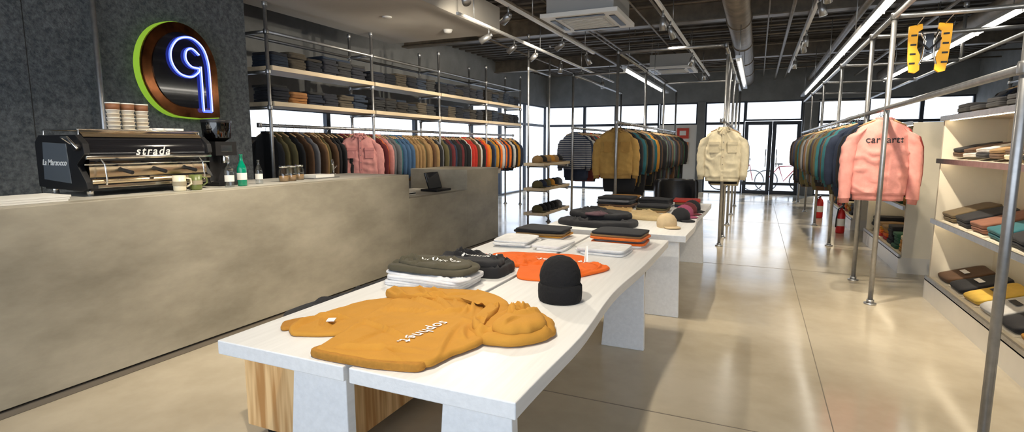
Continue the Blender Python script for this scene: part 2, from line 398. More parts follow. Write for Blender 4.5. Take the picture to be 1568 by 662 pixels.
# ------------------------------------------------------------ neon sign
def sign():
    x0 = -5.199; x1 = -5.09; dy = -.10; dz = -.03
    def outline(g):
        cy, cz = 3.68+dy, 2.17+dz; ry, rz = .385-g, .45-g; pts = []
        n = 36
        for i in range(n+1):
            a = -pi/2 - 2*pi*.75*i/n
            pts.append((cy+ry*math.cos(a), cz+rz*math.sin(a)))
        pts.append((cy+ry, cz-rz*.98)); pts.append((cy+ry*.45, cz-rz*1.02))
        return pts
    m = MB()
    m.prism(outline(0), 'x', x0, x1-.03, GREEN)
    m.prism(outline(.008), 'x', x1-.03, x1-.0, COPPERD)
    m.prism(outline(.012), 'x', x1, x1+.004, COPPERD)
    m.prism(outline(.10), 'x', x1+.004, x1+.014, BLACKG)
    ob = m.obj("neon_logo_sign")
    n = MB(); X = x1+.035
    def cat(ps, k=6):
        ps = [(a+dy, b+dz) for a, b in ps]
        ps = [ps[0]]+ps+[ps[-1]]; out = []
        for i in range(1, len(ps)-2):
            for j in range(k):
                t = j/k; p0, p1, p2, p3 = [Vector((X, *q)) for q in ps[i-1:i+3]]
                out.append(.5*((2*p1)+(-p0+p2)*t+(2*p0-5*p1+4*p2-p3)*t*t+(-p0+3*p1-3*p2+p3)*t**3))
        out.append(Vector((X, *ps[-2]))); return out
    outer = [(3.94, 1.79), (3.94, 2.12), (3.93, 2.28), (3.88, 2.41), (3.77, 2.48), (3.64, 2.45), (3.56, 2.34), (3.56, 2.22), (3.63, 2.13), (3.74, 2.11), (3.82, 2.16), (3.83, 2.2)]
    inner = [(3.85, 1.79), (3.85, 2.06), (3.85, 2.22)]
    curl = [(3.83, 2.20), (3.75, 2.21), (3.70, 2.27), (3.71, 2.35), (3.77, 2.38), (3.84, 2.33)]
    n.tube(cat(outer), .013, NEON); n.tube(cat(inner), .013, NEON); n.tube(cat(curl), .013, NEON); n.tube(cat([(3.85, 1.79), (3.94, 1.79)]), .013, NEON)
    for q in (outer, inner, curl): n.tube([p+Vector((.011, 0, 0)) for p in cat(q)], .0055, NEONW)
    n.obj("neon_tube", parent=ob)
sign()

# ------------------------------------------------------------ pipe frames
PR = .021
def pipe_frame(name, segs, r=PR, flange=True):
    m = MB()
    for a, b in segs:
        m.cyl(a, b, r, STEEL, 12)
        if abs(a[2]-b[2]) > .5 and min(a[2], b[2]) < .02: m.cyl((a[0], a[1], 0), (a[0], a[1], .012), .05, STEEL, 16); m.cyl((a[0], a[1], .012), (a[0], a[1], .04), .03, STEEL, 12)
        if flange:
            for p in (a, b):
                if p[2] > .1:
                    m.lathe((p[0], p[1], p[2]-.028), [(r*1.35, 0), (r*1.5, .01), (r*1.5, .046), (r*1.35, .056)], STEEL, 12)
    return m.obj(name)

SX0, SX1 = -5.62, -5.2
ys = [4.72, 6.6, 8.45, 10.3, 12.1]
seg = []
for x in (SX0, SX1-.02):
    for y in ys: seg.append(((x, y, 0), (x, y, 3.03)))
    for z in (2.72,): seg.append(((x, ys[0], z), (x, ys[-1], z)))
for y in ys:
    for z in (1.9-.04, 2.31-.04, 2.72): seg.append(((SX0, y, z), (SX1-.02, y, z)))
seg.append(((-5.41, ys[0], 1.66), (-5.41, ys[-1], 1.66)))
pipe_frame("pipe_shelf_frame", seg)
pipe_frame("pipe_post", [((-5.12, 2.86, 0), (-5.12, 2.86, 3.04))])

def frng(a, b, st):
    while a < b:
        yield a; a += st
def ellring(hw, d, n, z, ph=0, rip=0, p=2.0):
    out = []
    for k in range(n):
        t = 2*pi*k/n; c, s_ = math.cos(t), math.sin(t)
        x = hw*math.copysign(abs(c)**(2/p), c); y = d*math.copysign(abs(s_)**(2/p), s_)
        y += rip*math.sin(x*38+ph)*(1 if s_ >= 0 else -.6)
        out.append(Vector((x, y, z)))
    return out
def folded(mb, cx, cy, z, w, d, h, mt, yaw=0, seed=0, tx=0, ty=0, collar=None):
    old = mb.M; mb.M = old @ T(cx, cy, z, yaw, tx, ty); rs = []
    n = 32
    for f, sc_ in ((0, .97), (.1, .99), (.35, 1.0), (.46, 1.0), (.5, .982), (.54, 1.0), (.75, 1.0), (.92, .99), (1.0, .97), (1.03, .8), (1.04, .5), (1.04, .1)):
        r = ellring(w/2*sc_, d/2*sc_, n, h*f, p=9)
        for v in r:
            q = noise.noise(Vector((v.x*7+seed, v.y*7, seed*1.7)))
            v.z += q*min(h, .03)*.3*(f > .3); v.x += q*.010; v.y += q*.010
        rs.append(r)
    mb.rings(rs, mt)
    if collar:
        mb.rings([ellring(.05, .035, 14, h*1.05), ellring(.06, .045, 14, h*1.22), ellring(.045, .03, 14, h*1.1)], collar, cap0=False)
    mb.M = old
def stack(mb, cx, cy, z, w, d, cols, h=.03, jit=.012, yj=.04):
    for i, c in enumerate(cols):
        folded(mb, cx+R(-jit, jit), cy+R(-jit, jit), z, w*R(.93, 1.03), d*R(.93, 1.03), h*.93, fab(c), yaw=R(-yj, yj), seed=R(0, 50)); z += h
    return z
DK = [(.012, .014, .02), (.02, .022, .03), (.015, .02, .035), (.03, .03, .03), (.02, .03, .05), (.035, .03, .025)]
for zi, z in ((0, 1.9), (1, 2.31)):
    for bi, (a, b) in enumerate(zip(ys[:-1], ys[1:])):
        m = MB(); m.box(SX0+.03, SX1+.02, a+.03, b-.03 if bi == 3 else b-.005, z-.018, z+.035, SHELFW); m.obj("shelf_board", bevel=.003)
        m = MB(); y = a+.2; i = 0
        while y < b-.12:
            n = random.choice((5, 6, 6, 7))
            cols = [random.choice(DK)]*(n-1)+[random.choice(DK)]
            if bi == 0 and i == 1: cols = [(.2, .03, .05)]*3+[(.28, .05, .1)]*2 if zi else [(.38, .17, .05), (.45, .2, .06), (.35, .15, .05), (.42, .2, .07)]
            if R(0, 1) < .06: cols = [(.08, .065, .045)]*n
            stack(m, -5.4, y, z+.037, .34, .28, cols, h=.034, jit=.016, yj=.07); y += .285; i += 1
        m.obj("folded_clothes_pile")

# ------------------------------------------------------------ garments
WOOD = mat("hanger_wood", (.5, .33, .17), .5)
def garment(mb, x, y, rail, mt, w=.25, L=.68, yaw=0, th=1.0, sl=.6, seg=16, seed=0, hem=None, hood=False, arm=.04, hi=False, seg2=8, placket=None, pockets=None):
    zt = rail-.085
    old = mb.M; mb.M = old @ T(x, y, zt, yaw)
    prof = [(0, .06, .04), (.02, .075, .045), (.035, .11, .045), (.055, w*.72, .045), (.085, w*.9, .05), (.12, w*.97, .055), (.2, w*.98, .062), (.32, w, .068), (.45, w, .07), (L*.8, w*1.0, .072), (L-.055, w*.98, .07), (L-.05, w*.93, .062), (L, w*.9, .06)]
    if hi:
        pr = []
        for a, b in zip(prof[:-1], prof[1:]):
            n = max(1, int((b[0]-a[0])/.018))
            for j in range(n): pr.append(tuple(a[q]+(b[q]-a[q])*j/n for q in range(3)))
        prof = pr+[prof[-1]]
    rs = []
    for s_, hw, d in prof:
        rip = (.012 if hi else .012)*min(1, s_/L*1.3)*(th*.6+.4)
        r = ellring(hw, d*th, 56 if hi else seg, -s_, ph=seed+s_*2, rip=rip*.6 if hi else rip, p=2.6)
        if hi:
            for v in r:
                a = noise.noise(Vector((v.x*16+seed, v.z*4, seed)))
                b = 1-abs(noise.noise(Vector((v.x*7+v.z*5+seed, v.z*6-v.x*4, seed+9))))*2.4
                v.y += (.016*a-.022*max(0, b)**3)*min(1, s_*5)
        rs.append(r)
    k = 2 if not hi else 4
    if hem:
        mb.rings(rs[:-k], mt, cap1=False); mb.rings(rs[-k-1:], hem, cap0=False)
    else: mb.rings(rs, mt)
    mb.rings([ellring(.062, .045, 14, -.012), ellring(.07, .052, 14, .012), ellring(.055, .04, 14, .016), ellring(.05, .036, 14, -.01)], hem or mt, cap0=False)
    if hood: mb.rings([ellring(.09, .05, 14, -.03), ellring(.11, .08, 14, -.07), ellring(.09, .075, 14, -.16), ellring(.03, .03, 14, -.22)], mt)
    if placket:
        mb.box(-.018, .018, -.088*th, -.06*th, -L+.01, -.04, placket)
        for q in range(6): mb.cyl((0, -.088*th, -.09-q*.1), (0, -.092*th, -.09-q*.1), .007, CHROME, 8)
        for sx in (-1, 1):
            mb.box(sx*w*.5-.06, sx*w*.5+.06, -.086*th, -.05*th, -.33, -.19, placket); mb.box(sx*w*.5-.065, sx*w*.5+.065, -.092*th, -.05*th, -.225, -.185, placket)
        for sx in (-1, 1): mb.tube([(sx*.012, -.075, .0), (sx*.05, -.085, -.045), (sx*.085, -.07, -.035), (sx*.06, -.02, .015)], [.006, .014, .012, .006], placket, 6)
    if sl:
        for sg in (-1, 1):
            P = [(sg*w*.72, 0, -.085), (sg*(w*.93), 0, -.125), (sg*(w+arm*.55), 0.005, -.24), (sg*(w+arm*.9), .0, -.38), (sg*(w+arm*1.0), -.008, -.5), (sg*(w+arm*.95), -.01, -.1-sl+.045), (sg*(w+arm*.95), -.01, -.1-sl+.04), (sg*(w+arm*.95), -.01, -.1-sl)]
            r = [.055, .074, .068, .062, .056, .05, .04, .038]
            P2 = [Vector(p) for p in P]; ns = seg2 if not hi else 18
            if hi:
                Q = []; rr = []
                for a in range(len(P2)-1):
                    n = 5 if (P2[a+1]-P2[a]).length > .06 else 1
                    for j in range(n): Q.append(P2[a].lerp(P2[a+1], j/n)); rr.append((r[a]+(r[a+1]-r[a])*j/n, a+j/n))
                Q.append(P2[-1]); rr.append((r[-1], len(P2)-1))
            else: Q = P2; rr = [(a, i) for i, a in enumerate(r)]
            rs = []
            for (p, (ra, fi)) in zip(Q, rr):
                ring = []
                tilt = .7 if fi < .5 else (.45 if fi < 1.6 else .1)
                for kk in range(ns):
                    t = 2*pi*kk/ns
                    q = 1+(.2*noise.noise(Vector((math.cos(t)*1.2+seed, math.sin(t)*1.2+sg*3, p.z*18+sg*math.cos(t)))) if hi else 0)
                    ring.append(p+Vector((math.cos(t)*ra*q, math.sin(t)*ra*th*.75*q, sg*math.cos(t)*ra*tilt*-.9)))
                rs.append(ring)
            if hem and hi: mb.rings(rs[:-2], mt, cap1=False); mb.rings(rs[-3:], hem, cap0=False)
            else: mb.rings(rs, mt)
    mb.tube([(-.16, 0, -.05), (-.08, 0, -.012), (0, 0, .01), (.08, 0, -.012), (.16, 0, -.05)], .009, WOOD, 6)
    mb.tube([(0, 0, .01), (0, 0, .05), (.018, 0, .065), (.022, 0, .085), (.0, 0, .107), (-.018, 0, .098)], .003, CHROME, 5)
    mb.M = old

def rowof(name, x, y0, y1, rail, cols, sp=.075, w=.22, L=.68, th=.5, jit=.1, Lr=None):
    m = MB(); y = y0; i = 0
    while y < y1:
        c = cols(i, y) if callable(cols) else cols[i % len(cols)]
        l = R(*Lr) if Lr else L*R(.92, 1.08)
        garment(m, x+R(-.02, .02), y, rail, fab(c), w=w*R(.9, 1.08), L=l, yaw=R(-jit, jit), th=th*R(.8, 1.2), seed=R(0, 9), sl=.55, seg=14, seg2=7)
        y += sp*R(.8, 1.3); i += 1
    return m.obj(name)

BR = (.10, .05, .022); OL = (.10, .085, .035); TAN = (.28, .17, .07); BK = (.012, .012, .014); NV = (.02, .03, .06)
MAR = (.12, .018, .022); PK = (.55, .24, .22); OR = (.72, .15, .015); BL = (.05, .11, .21); TL = (.02, .12, .14); GY = (.14, .14, .15)
WH = (.55, .53, .49); GN = (.025, .10, .05); MU = (.48, .22, .025); CR = (.66, .58, .40); RD = (.45, .025, .015); LV = (.22, .21, .33)
def pick(seq):
    return lambda i, y: random.choice([c for lo, hi, cs in seq if lo <= y < hi for c in cs] or [BK])
rowof("hanging_clothes", -5.41, 4.82, 12.0, 1.66, pick([
    (4.7, 5.75, [TAN, BR, BK, OL, MU, GY, BK, BR]), (5.75, 6.25, [MAR, BK, MAR]), (6.25, 6.5, [PK]), (6.5, 6.95, [MAR, OR, PK, OR]),
    (6.95, 7.5, [BL, TL, LV, BL, GY]), (7.5, 8.6, [BK, GY, OL, BK, TAN, BR]), (8.6, 10.2, [BK, MAR, GN, WH, BR, BK, RD, BK, NV]), (10.2, 12.2, [BK, MU, BK, OR, WH, BL, BK, NV, BK])]), sp=.09, L=.72)
m = MB(); garment(m, -5.08, 6.1, 1.66, fab(PK), w=.24, L=.74, yaw=.85, th=.8, seed=3, hi=True, placket=fab((.5, .2, .19))); m.obj("pink_work_shirt")

yr = [2.98, 5.66, 6.62, 8.8, 11.0, 13.2, 15.4]
seg = [((1.0, y, 0), (1.0, y, 2.5)) for y in yr]+[((1.0, 2.98, 1.74), (1.0, 15.4, 1.74)), ((1.0, 1.5, 2.5), (1.0, 15.4, 2.5))]
for y in yr[1:]: seg.append(((1.0, y, 2.5), (2.3, y, 2.5)))
seg.append(((2.3, 5.66, 2.5), (2.3, 15.4, 2.5)))
for y in yr[1::2]: seg.append(((2.3, y, 2.5), (2.3, y, 3.18)))
pipe_frame("pipe_clothes_rack", seg)
rowof("hanging_clothes", 1.08, 6.1, 6.5, 1.74, [RD, NV, BK, MAR, NV], w=.25, L=.74, sp=.08)
rowof("hanging_clothes", 1.0, 6.75, 8.7, 1.74, [NV, BK, TL, BK, BR, BK, OL], w=.24, L=.74, sp=.085)
rowof("hanging_clothes", 1.0, 9.0, 10.9, 1.74, [BK, BR, OL, TL, BK, GY], w=.24, L=.85, sp=.09)
rowof("hanging_clothes", 1.0, 11.3, 13.1, 1.74, [OL, BK, BR, NV, BK], w=.24, L=.95, sp=.1)
m = MB(); PINKS = fab((.74, .31, .26))
garment(m, 1.02, 5.86, 1.74, PINKS, w=.22, L=.73, yaw=.12, th=1.0, seed=2.2, hi=True, hem=fab((.64, .25, .21)), arm=.05, sl=.66)
pk = m.obj("pink_sweatshirt")

def drape_text(target, txt, center, axis_yaw, size, mt, mode='down', name="printed_lettering", space=1.05):
    cu = bpy.data.curves.new("tmp", 'FONT'); cu.body = txt; cu.size = size; cu.align_x = 'CENTER'; cu.align_y = 'CENTER'
    cu.space_character = space; cu.offset = size*.012; cu.resolution_u = 4
    ot = bpy.data.objects.new("tmp", cu); sc.collection.objects.link(ot)
    bpy.context.view_layer.update()
    me0 = bpy.data.meshes.new_from_object(ot.evaluated_get(bpy.context.evaluated_depsgraph_get()))
    bpy.data.objects.remove(ot)
    bm = bmesh.new(); bm.from_mesh(me0); bmesh.ops.triangulate(bm, faces=bm.faces)
    for _ in range(2):
        bmesh.ops.subdivide_edges(bm, edges=[e for e in bm.edges if e.calc_length() > size*.12], cuts=1)
        bmesh.ops.triangulate(bm, faces=bm.faces)
    tm = target.data; bv = BVHTree.FromPolygons([target.location+v.co for v in tm.vertices], [p.vertices[:] for p in tm.polygons])
    rot = Matrix.Rotation(axis_yaw, 3, 'Z')
    for v in bm.verts:
        if mode == 'down':
            p = rot @ Vector((v.co.x, v.co.y, 0)); p = Vector((center[0]+p.x, center[1]+p.y, center[2]+.5))
            h = bv.ray_cast(p, Vector((0, 0, -1)))[0]
            v.co = Vector((p.x, p.y, (h.z if h else center[2])+.0035))
        else:
            d = rot @ Vector((0, 1, 0)); p = rot @ Vector((v.co.x, -.6, v.co.y)); p = Vector(center)+p
            h = bv.ray_cast(p, d)[0]
            v.co = (h if h else p+d*.5)-d*.004
        v.co -= target.location
    bm.to_mesh(me0); bm.free(); me0.materials.clear(); me0.materials.append(mt)
    o = bpy.data.objects.new(name, me0); sc.collection.objects.link(o); o.parent = target
    return o
drape_text(pk, "carhartt", (1.02, 5.86, 1.47), .12, .085, PRINTB, 'front')

seg = []
for y in (7.55, 9.6, 11.6, 13.4): seg.append(((-1.8, y, 0), (-1.8, y, 2.68)))
seg += [((-1.8, 7.55, 1.74), (-1.8, 13.4, 1.74)), ((-1.8, 7.55, 2.68), (-1.8, 13.4, 2.68)), ((-1.8, 7.55, 2.68), (-.43, 7.55, 2.68)), ((-1.8, 11.6, 2.68), (-.43, 11.6, 2.68))]
seg += [((-.43, 7.55, 1.74), (-.43, 13.8, 1.74)), ((-.43, 7.55, 2.68), (-.43, 13.8, 2.68))]
for y in (8.14, 8.95, 10.4, 12.0, 13.8): seg.append(((-.43, y, 0), (-.43, y, 2.68)))
seg += [((-1.8, 9.6, 2.68), (-3.1, 9.6, 2.68)), ((-3.1, 9.6, 0), (-3.1, 9.6, 2.68)), ((-3.1, 13.4, 0), (-3.1, 13.4, 2.68)), ((-3.1, 9.6, 1.74), (-3.1, 13.4, 1.74)), ((-3.1, 9.6, 2.68), (-3.1, 13.4, 2.68))]
pipe_frame("pipe_clothes_rack", seg)
m = MB(); garment(m, -1.83, 7.68, 1.74, fab((.46, .27, .07)), w=.235, L=.70, yaw=.3, th=1.1, seed=5, hi=True, sl=.6, hem=fab((.38, .22, .06)), placket=fab((.38, .21, .05)))
m.obj("tan_work_jacket")
rowof("hanging_clothes", -1.8, 7.85, 9.5, 1.74, [BK, TL, MU, BK, OL, BK, NV, BR, TAN, GY], w=.25, L=.85, sp=.09, Lr=(.7, 1.0))
rowof("hanging_clothes", -1.8, 9.75, 13.2, 1.74, [BK, BR, BK, GN, GY, BK, NV], w=.25, L=.95, sp=.11, Lr=(.8, 1.1))
m = MB(); garment(m, -.43, 7.95, 1.74, fab(CR), w=.23, L=.72, yaw=.1, th=1.1, seed=8, hi=True, sl=.6, placket=fab((.60, .52, .35))); m.obj("cream_overshirt")
rowof("hanging_clothes", -.43, 8.3, 10.2, 1.74, [BK, CR, MAR, NV, BK, GY, BR], w=.21, L=.75, sp=.1)
rowof("hanging_clothes", -3.1, 9.85, 13.2, 1.74, [NV, WH, BK, MAR, GY, BK, TL, RD], w=.24, L=.72, sp=.1, Lr=(.65, .95))
def striped():
    m = MB(); garment(m, -3.1, 9.72, 1.74, mat("striped_knit", (.05, .06, .1), .9), w=.22, L=.68, yaw=.4, th=.9, seed=1, hi=True)
    mt = _mc["striped_knit"]; nt = mt.node_tree; b = nt.nodes["Principled BSDF"]
    w = nt.nodes.new("ShaderNodeTexWave"); w.bands_direction = 'Z'; w.inputs["Scale"].default_value = 9
    cr = nt.nodes.new("ShaderNodeValToRGB"); cr.color_ramp.interpolation = 'CONSTANT'
    cr.color_ramp.elements[0].color = (.03, .04, .07, 1); cr.color_ramp.elements[1].color = (.4, .4, .4, 1); cr.color_ramp.elements[1].position = .7
    tc = nt.nodes.new("ShaderNodeTexCoord"); nt.links.new(tc.outputs["Object"], w.inputs[0]); nt.links.new(w.outputs[0], cr.inputs[0]); nt.links.new(cr.outputs[0], b.inputs["Base Color"])
    m.obj("striped_sweater")
striped()

def cap(mb, x, y, z, mt, yaw=0, s=1.0, brimc=None):
    old = mb.M; mb.M = old @ T(x, y, z, yaw)
    mb.rings([ellring(r*s, r*1.1*s, 18, h*s) for r, h in ((.08, 0), (.085, .03), (.08, .07), (.06, .1), (.03, .118), (.005, .122))], mt)
    n = 9; vs = []
    for i in range(n):
        a = -pi*.28+pi*.56*i/(n-1)-pi/2
        vs.append((.082*s*math.cos(a), .09*s*math.sin(a), .012))
        vs.append((.095*s*math.cos(a), (.09*math.sin(a)-.07*math.cos(a+pi/2)**1)*s, .004-.0012*abs(i-4)+.004))
    vs2 = [(a, b, c+.006) for a, b, c in vs]
    fs = [(2*i, 2*i+2, 2*i+3, 2*i+1) for i in range(n-1)]
    mb.add(vs+vs2, fs+[tuple(k+2*n for k in reversed(f)) for f in fs]+[(2*i+1, 2*i+3, 2*i+3+2*n, 2*i+1+2*n) for i in range(n-1)], brimc or mt, True)
    mb.lathe((0, 0, .12*s), [(.008, 0), (.004, .006)], mt, 8)
    mb.M = old
seg = [((-3.52, 8.5, 0), (-3.52, 8.5, 3.2)), ((-3.52, 9.5, 0), (-3.52, 9.5, 3.2)), ((-3.52, 8.5, 2.68), (-3.52, 9.5, 2.68))]
for z in (1.09, .68, .27): seg += [((-3.52, 8.5, z-.02), (-3.16, 8.5, z-.02)), ((-3.52, 9.5, z-.02), (-3.16, 9.5, z-.02))]
pipe_frame("pipe_hat_rack", seg, r=.016)
for zi, z in enumerate((1.09, .68, .27)):
    m = MB(); m.box(-3.5, -3.14, 8.25, 9.6, z, z+.045, SHELFW); m.obj("shelf_board", bevel=.003)
    m = MB(); y = 8.37
    while y < 9.55:
        cap(m, -3.3, y, z+.047, fab(random.choice([BK, TAN, MU, BK, GY, OL, BK, NV])), yaw=pi/2+R(-.2, .2)); y += .2
    m.obj("baseball_cap_row")

# ------------------------------------------------------------ display tables
def leg(m, xc, yb, yt, w, z1, t=.045):
    vs = []
    for z, hw, y in ((0, w/2*1.12, yb), (z1, w/2*.9, yt)):
        vs += [(xc-hw, y-t/2, z), (xc+hw, y-t/2, z), (xc+hw, y+t/2, z), (xc-hw, y+t/2, z)]
    m.add(vs, [(0, 3, 2, 1), (4, 5, 6, 7), (0, 1, 5, 4), (1, 2, 6, 5), (2, 3, 7, 6), (3, 0, 4, 7)], TABLE)
def table(x0, x1, y0, y1, legs, z=.68, t=.055):
    m = MB(); xm = (x0+x1)/2
    def plank(a, b, yA, yB, s):
        n = 30; poly = []
        for i in range(n+1):
            y = yA+(yB-yA)*i/n; u = (y-yA)
            poly.append((b+((-.028*math.exp(-((u-1.35)/.45)**2)+.012*math.exp(-((u-.6)/.3)**2)) if s else 0), y))
        poly += [(a, yB), (a, yA)]
        m.prism(poly, 'z', z-t, z, TABLE)
    plank(x0, xm-.012, y0, y1, 0); plank(xm+.012, x1, y0, y1, 1.5)
    for y in (y0+.35, y1-.35): m.box(x0+.05, x1-.08, y-.03, y+.03, z-t-.04, z-t, TABLE)
    for a in legs: leg(m, *a, .27, z-t)
    return m.obj("display_table", bevel=.004)
table(-1.85, -.60, 1.36, 4.34, [(-1.40, 1.41, 1.44), (-.76, 1.41, 1.44), (-.80, 3.70, 3.78), (-1.6, 3.75, 3.82)])
table(-1.78, -.50, 4.60, 7.35, [(-.68, 4.56, 4.68), (-1.5, 4.66, 4.72), (-.68, 6.85, 6.8), (-1.5, 6.85, 6.8)])
TZ = .681

m = MB(); bx0, bx1, by0, by1 = -2.2, -1.62, 1.75, 3.4
m.box(bx0, bx1, by0, by1, .07, .52, PLY)
m.box(bx0-.004, bx1+.004, by0-.004, by1+.004, .50, .522, PLY)
for x in (bx0+.08, bx1-.08):
    for y in (by0+.08, by1-.08):
        m.cyl((x-.012, y, .03), (x+.012, y, .03), .03, BLACK, 14); m.box(x-.03, x+.03, y-.03, y+.03, .055, .07, STEEL)
m.obj("plywood_storage_box", bevel=.003)

def cat2(pts, k=5, ten=.36):
    out = []; n = len(pts)
    for i in range(n):
        p0, p1, p2, p3 = [Vector(pts[(i+j-1) % n]) for j in range(4)]
        m1 = (p2-p0)*ten; m2 = (p3-p1)*ten
        for j in range(k):
            t = j/k; t2 = t*t; t3 = t2*t
            out.append(p1*(2*t3-3*t2+1)+m1*(t3-2*t2+t)+p2*(-2*t3+3*t2)+m2*(t3-t2))
    return out
def blob(mb, pts, z0, H, mt, seed=0, wr=.012, k=10, ncre=7, edge=.010, und=.3, creases=None, amp=1.0, ejit=.006, ten=.36):
    """flat laid cloth: crisp rounded edge, flat top, sharp drawn creases"""
    ol = cat2(pts, k, ten); c = sum(ol, Vector((0, 0)))/len(ol); rs = []
    rnd = random.Random(seed*13+5)
    ol = [p+(p-c).normalized()*ejit*noise.noise(Vector((p.x*22, p.y*22, seed))) for p in ol]
    avg = sum((p-c).length for p in ol)/len(ol)
    cre = list(creases or [])
    for _ in range(ncre):
        a = rnd.choice(ol); q = c+(a-c)*rnd.uniform(.8, 1.02); ang = math.atan2((c-a).y, (c-a).x)+rnd.uniform(-.9, .9); l = avg*rnd.uniform(.35, 1.0)
        cre.append((q.x, q.y, q.x+math.cos(ang)*l, q.y+math.sin(ang)*l, wr*rnd.uniform(.6, 1.3)*amp, rnd.uniform(.006, .012)))
    def hgt(q):
        z = noise.noise(Vector((q.x*5+seed, q.y*5, seed)))*wr*und+noise.noise(Vector((q.x*19+seed, q.y*19, seed)))*wr*.18
        for (x0, y0, x1, y1, a, wd) in cre:
            dx, dy = x1-x0, y1-y0; L2 = dx*dx+dy*dy
            t = ((q.x-x0)*dx+(q.y-y0)*dy)/L2
            if -.2 < t < 1.2:
                d = ((q.x-x0)*dy-(q.y-y0)*dx)/math.sqrt(L2)+.012*math.sin(t*3.0)
                tp = max(0, min(1, (t+.05)*6, (1.1-t)*2.2))
                z += a*tp*math.exp(-(d/wd)**2)-a*.5*tp*math.exp(-((d-wd*1.8)/wd)**2)
        return z
    for ins, hz in [(edge*.5, 0), (.0, .18), (-.001, .45), (edge*.25, .75), (edge*.7, .93), (edge*1.3, 1.0)]:
        ring = []
        for p in ol:
            d = (c-p); l = d.length; q = p+d*(ins/max(l, .02))
            ring.append(Vector((q.x, q.y, max(z0+(H+hgt(q))*hz, z0))))
        rs.append(ring)
    nr = 30; f0 = edge*1.3/avg
    for i in range(1, nr+1):
        f = 1-(1-f0)*(1-i/nr)
        if i == nr: f = .985
        ring = []
        for p in ol:
            d = (c-p); l = d.length
            q = p+d*max(f, min(.9, edge*1.5/max(l, .02)))
            ring.append(Vector((q.x, q.y, max(z0+.002, z0+H+hgt(q)))))
        rs.append(ring)
    mb.rings(rs, mt)
BKF = fab((.012, .012, .014))
m = MB(); blob(m, [(-2.18, 2.0), (-1.95, 1.85), (-1.7, 2.1), (-1.68, 2.7), (-1.75, 3.2), (-2.0, 3.3), (-2.17, 3.1), (-2.15, 2.5)], .524, .05, BKF, 4, wr=.02); m.obj("black_folded_coat")

MUST = mat("mustard_fleece", (.52, .25, .032), .92, var=.05, scale=10, bump=.25, bscale=170, bdist=.004)
MUSTD = mat("mustard_rib", (.42, .19, .024), .92, var=.1, scale=60, bump=.4, bscale=120, bdist=.004)
m = MB()
blob(m, [(-1.70, 1.58), (-1.62, 1.51), (-1.50, 1.55), (-1.42, 1.60), (-1.30, 1.66), (-1.22, 1.95), (-1.30, 2.16), (-1.48, 2.13), (-1.64, 2.00), (-1.68, 1.86), (-1.70, 1.7)], TZ, .018, MUST, 2, wr=.013, ncre=9)
blob(m, [(-1.765, 1.60), (-1.70, 1.535), (-1.655, 1.60), (-1.72, 1.68)], TZ, .016, MUSTD, 9, wr=.003, ncre=1, k=6)
blob(m, [(-1.395, 1.42), (-1.37, 1.385), (-1.15, 1.39), (-1.0, 1.43), (-.955, 1.46), (-.93, 1.58), (-.89, 1.70), (-.92, 1.86), (-1.02, 1.98), (-1.10, 2.14), (-1.24, 2.22), (-1.40, 2.17), (-1.50, 2.02), (-1.475, 1.80), (-1.43, 1.60)], TZ+.006, .026, MUST, 3, wr=.014, ncre=12,
     creases=[(-1.45, 1.70, -1.10, 1.58, .014, .008), (-1.46, 1.85, -1.18, 1.93, .014, .008), (-.95, 1.50, -1.06, 1.86, .012, .009), (-1.30, 1.42, -1.26, 1.75, .010, .008)])
blob(m, [(-1.405, 1.43), (-1.385, 1.375), (-1.15, 1.378), (-.985, 1.415), (-.975, 1.455), (-1.15, 1.425), (-1.36, 1.425)], TZ+.002, .026, MUSTD, 15, wr=.003, ncre=0, edge=.006, k=6)
blob(m, [(-1.62, 2.10), (-1.50, 2.04), (-1.28, 2.10), (-1.10, 2.10), (-1.0, 2.02), (-.95, 2.10), (-1.06, 2.22), (-1.2, 2.27), (-1.4, 2.22), (-1.56, 2.17)], TZ+.004, .042, MUST, 5, wr=.013, ncre=9)
blob(m, [(-1.0, 1.80), (-.90, 1.72), (-.79, 1.74), (-.71, 1.81), (-.68, 1.91), (-.72, 2.02), (-.82, 2.10), (-.95, 2.16), (-1.03, 2.05), (-1.03, 1.92)], TZ, .045, MUST, 7, wr=.014, edge=.028, ncre=8)
blob(m, [(-.89, 1.79), (-.82, 1.755), (-.74, 1.81), (-.71, 1.90), (-.75, 1.99), (-.84, 2.05), (-.93, 2.07), (-.90, 1.93)], TZ+.03, .045, MUST, 17, wr=.016, edge=.030, ncre=6)
blob(m, [(-1.01, 1.86), (-.955, 1.77), (-.925, 1.78), (-.95, 1.88), (-.965, 2.0), (-1.0, 2.09), (-1.03, 2.05)], TZ+.03, .030, MUST, 18, wr=.010, edge=.016, ncre=4)
mh = m.obj("mustard_hoodie")
drape_text(mh, "sophnet.", (-1.12, 1.68, .8), -pi/2-.1, .075, PRINTW)
m2 = MB(); m2.M = T(-1.56, 1.66, TZ+.028, .5); m2.box(-.016, .016, -.02, .02, 0, .003, PRINTW); m2.obj("label", parent=mh)

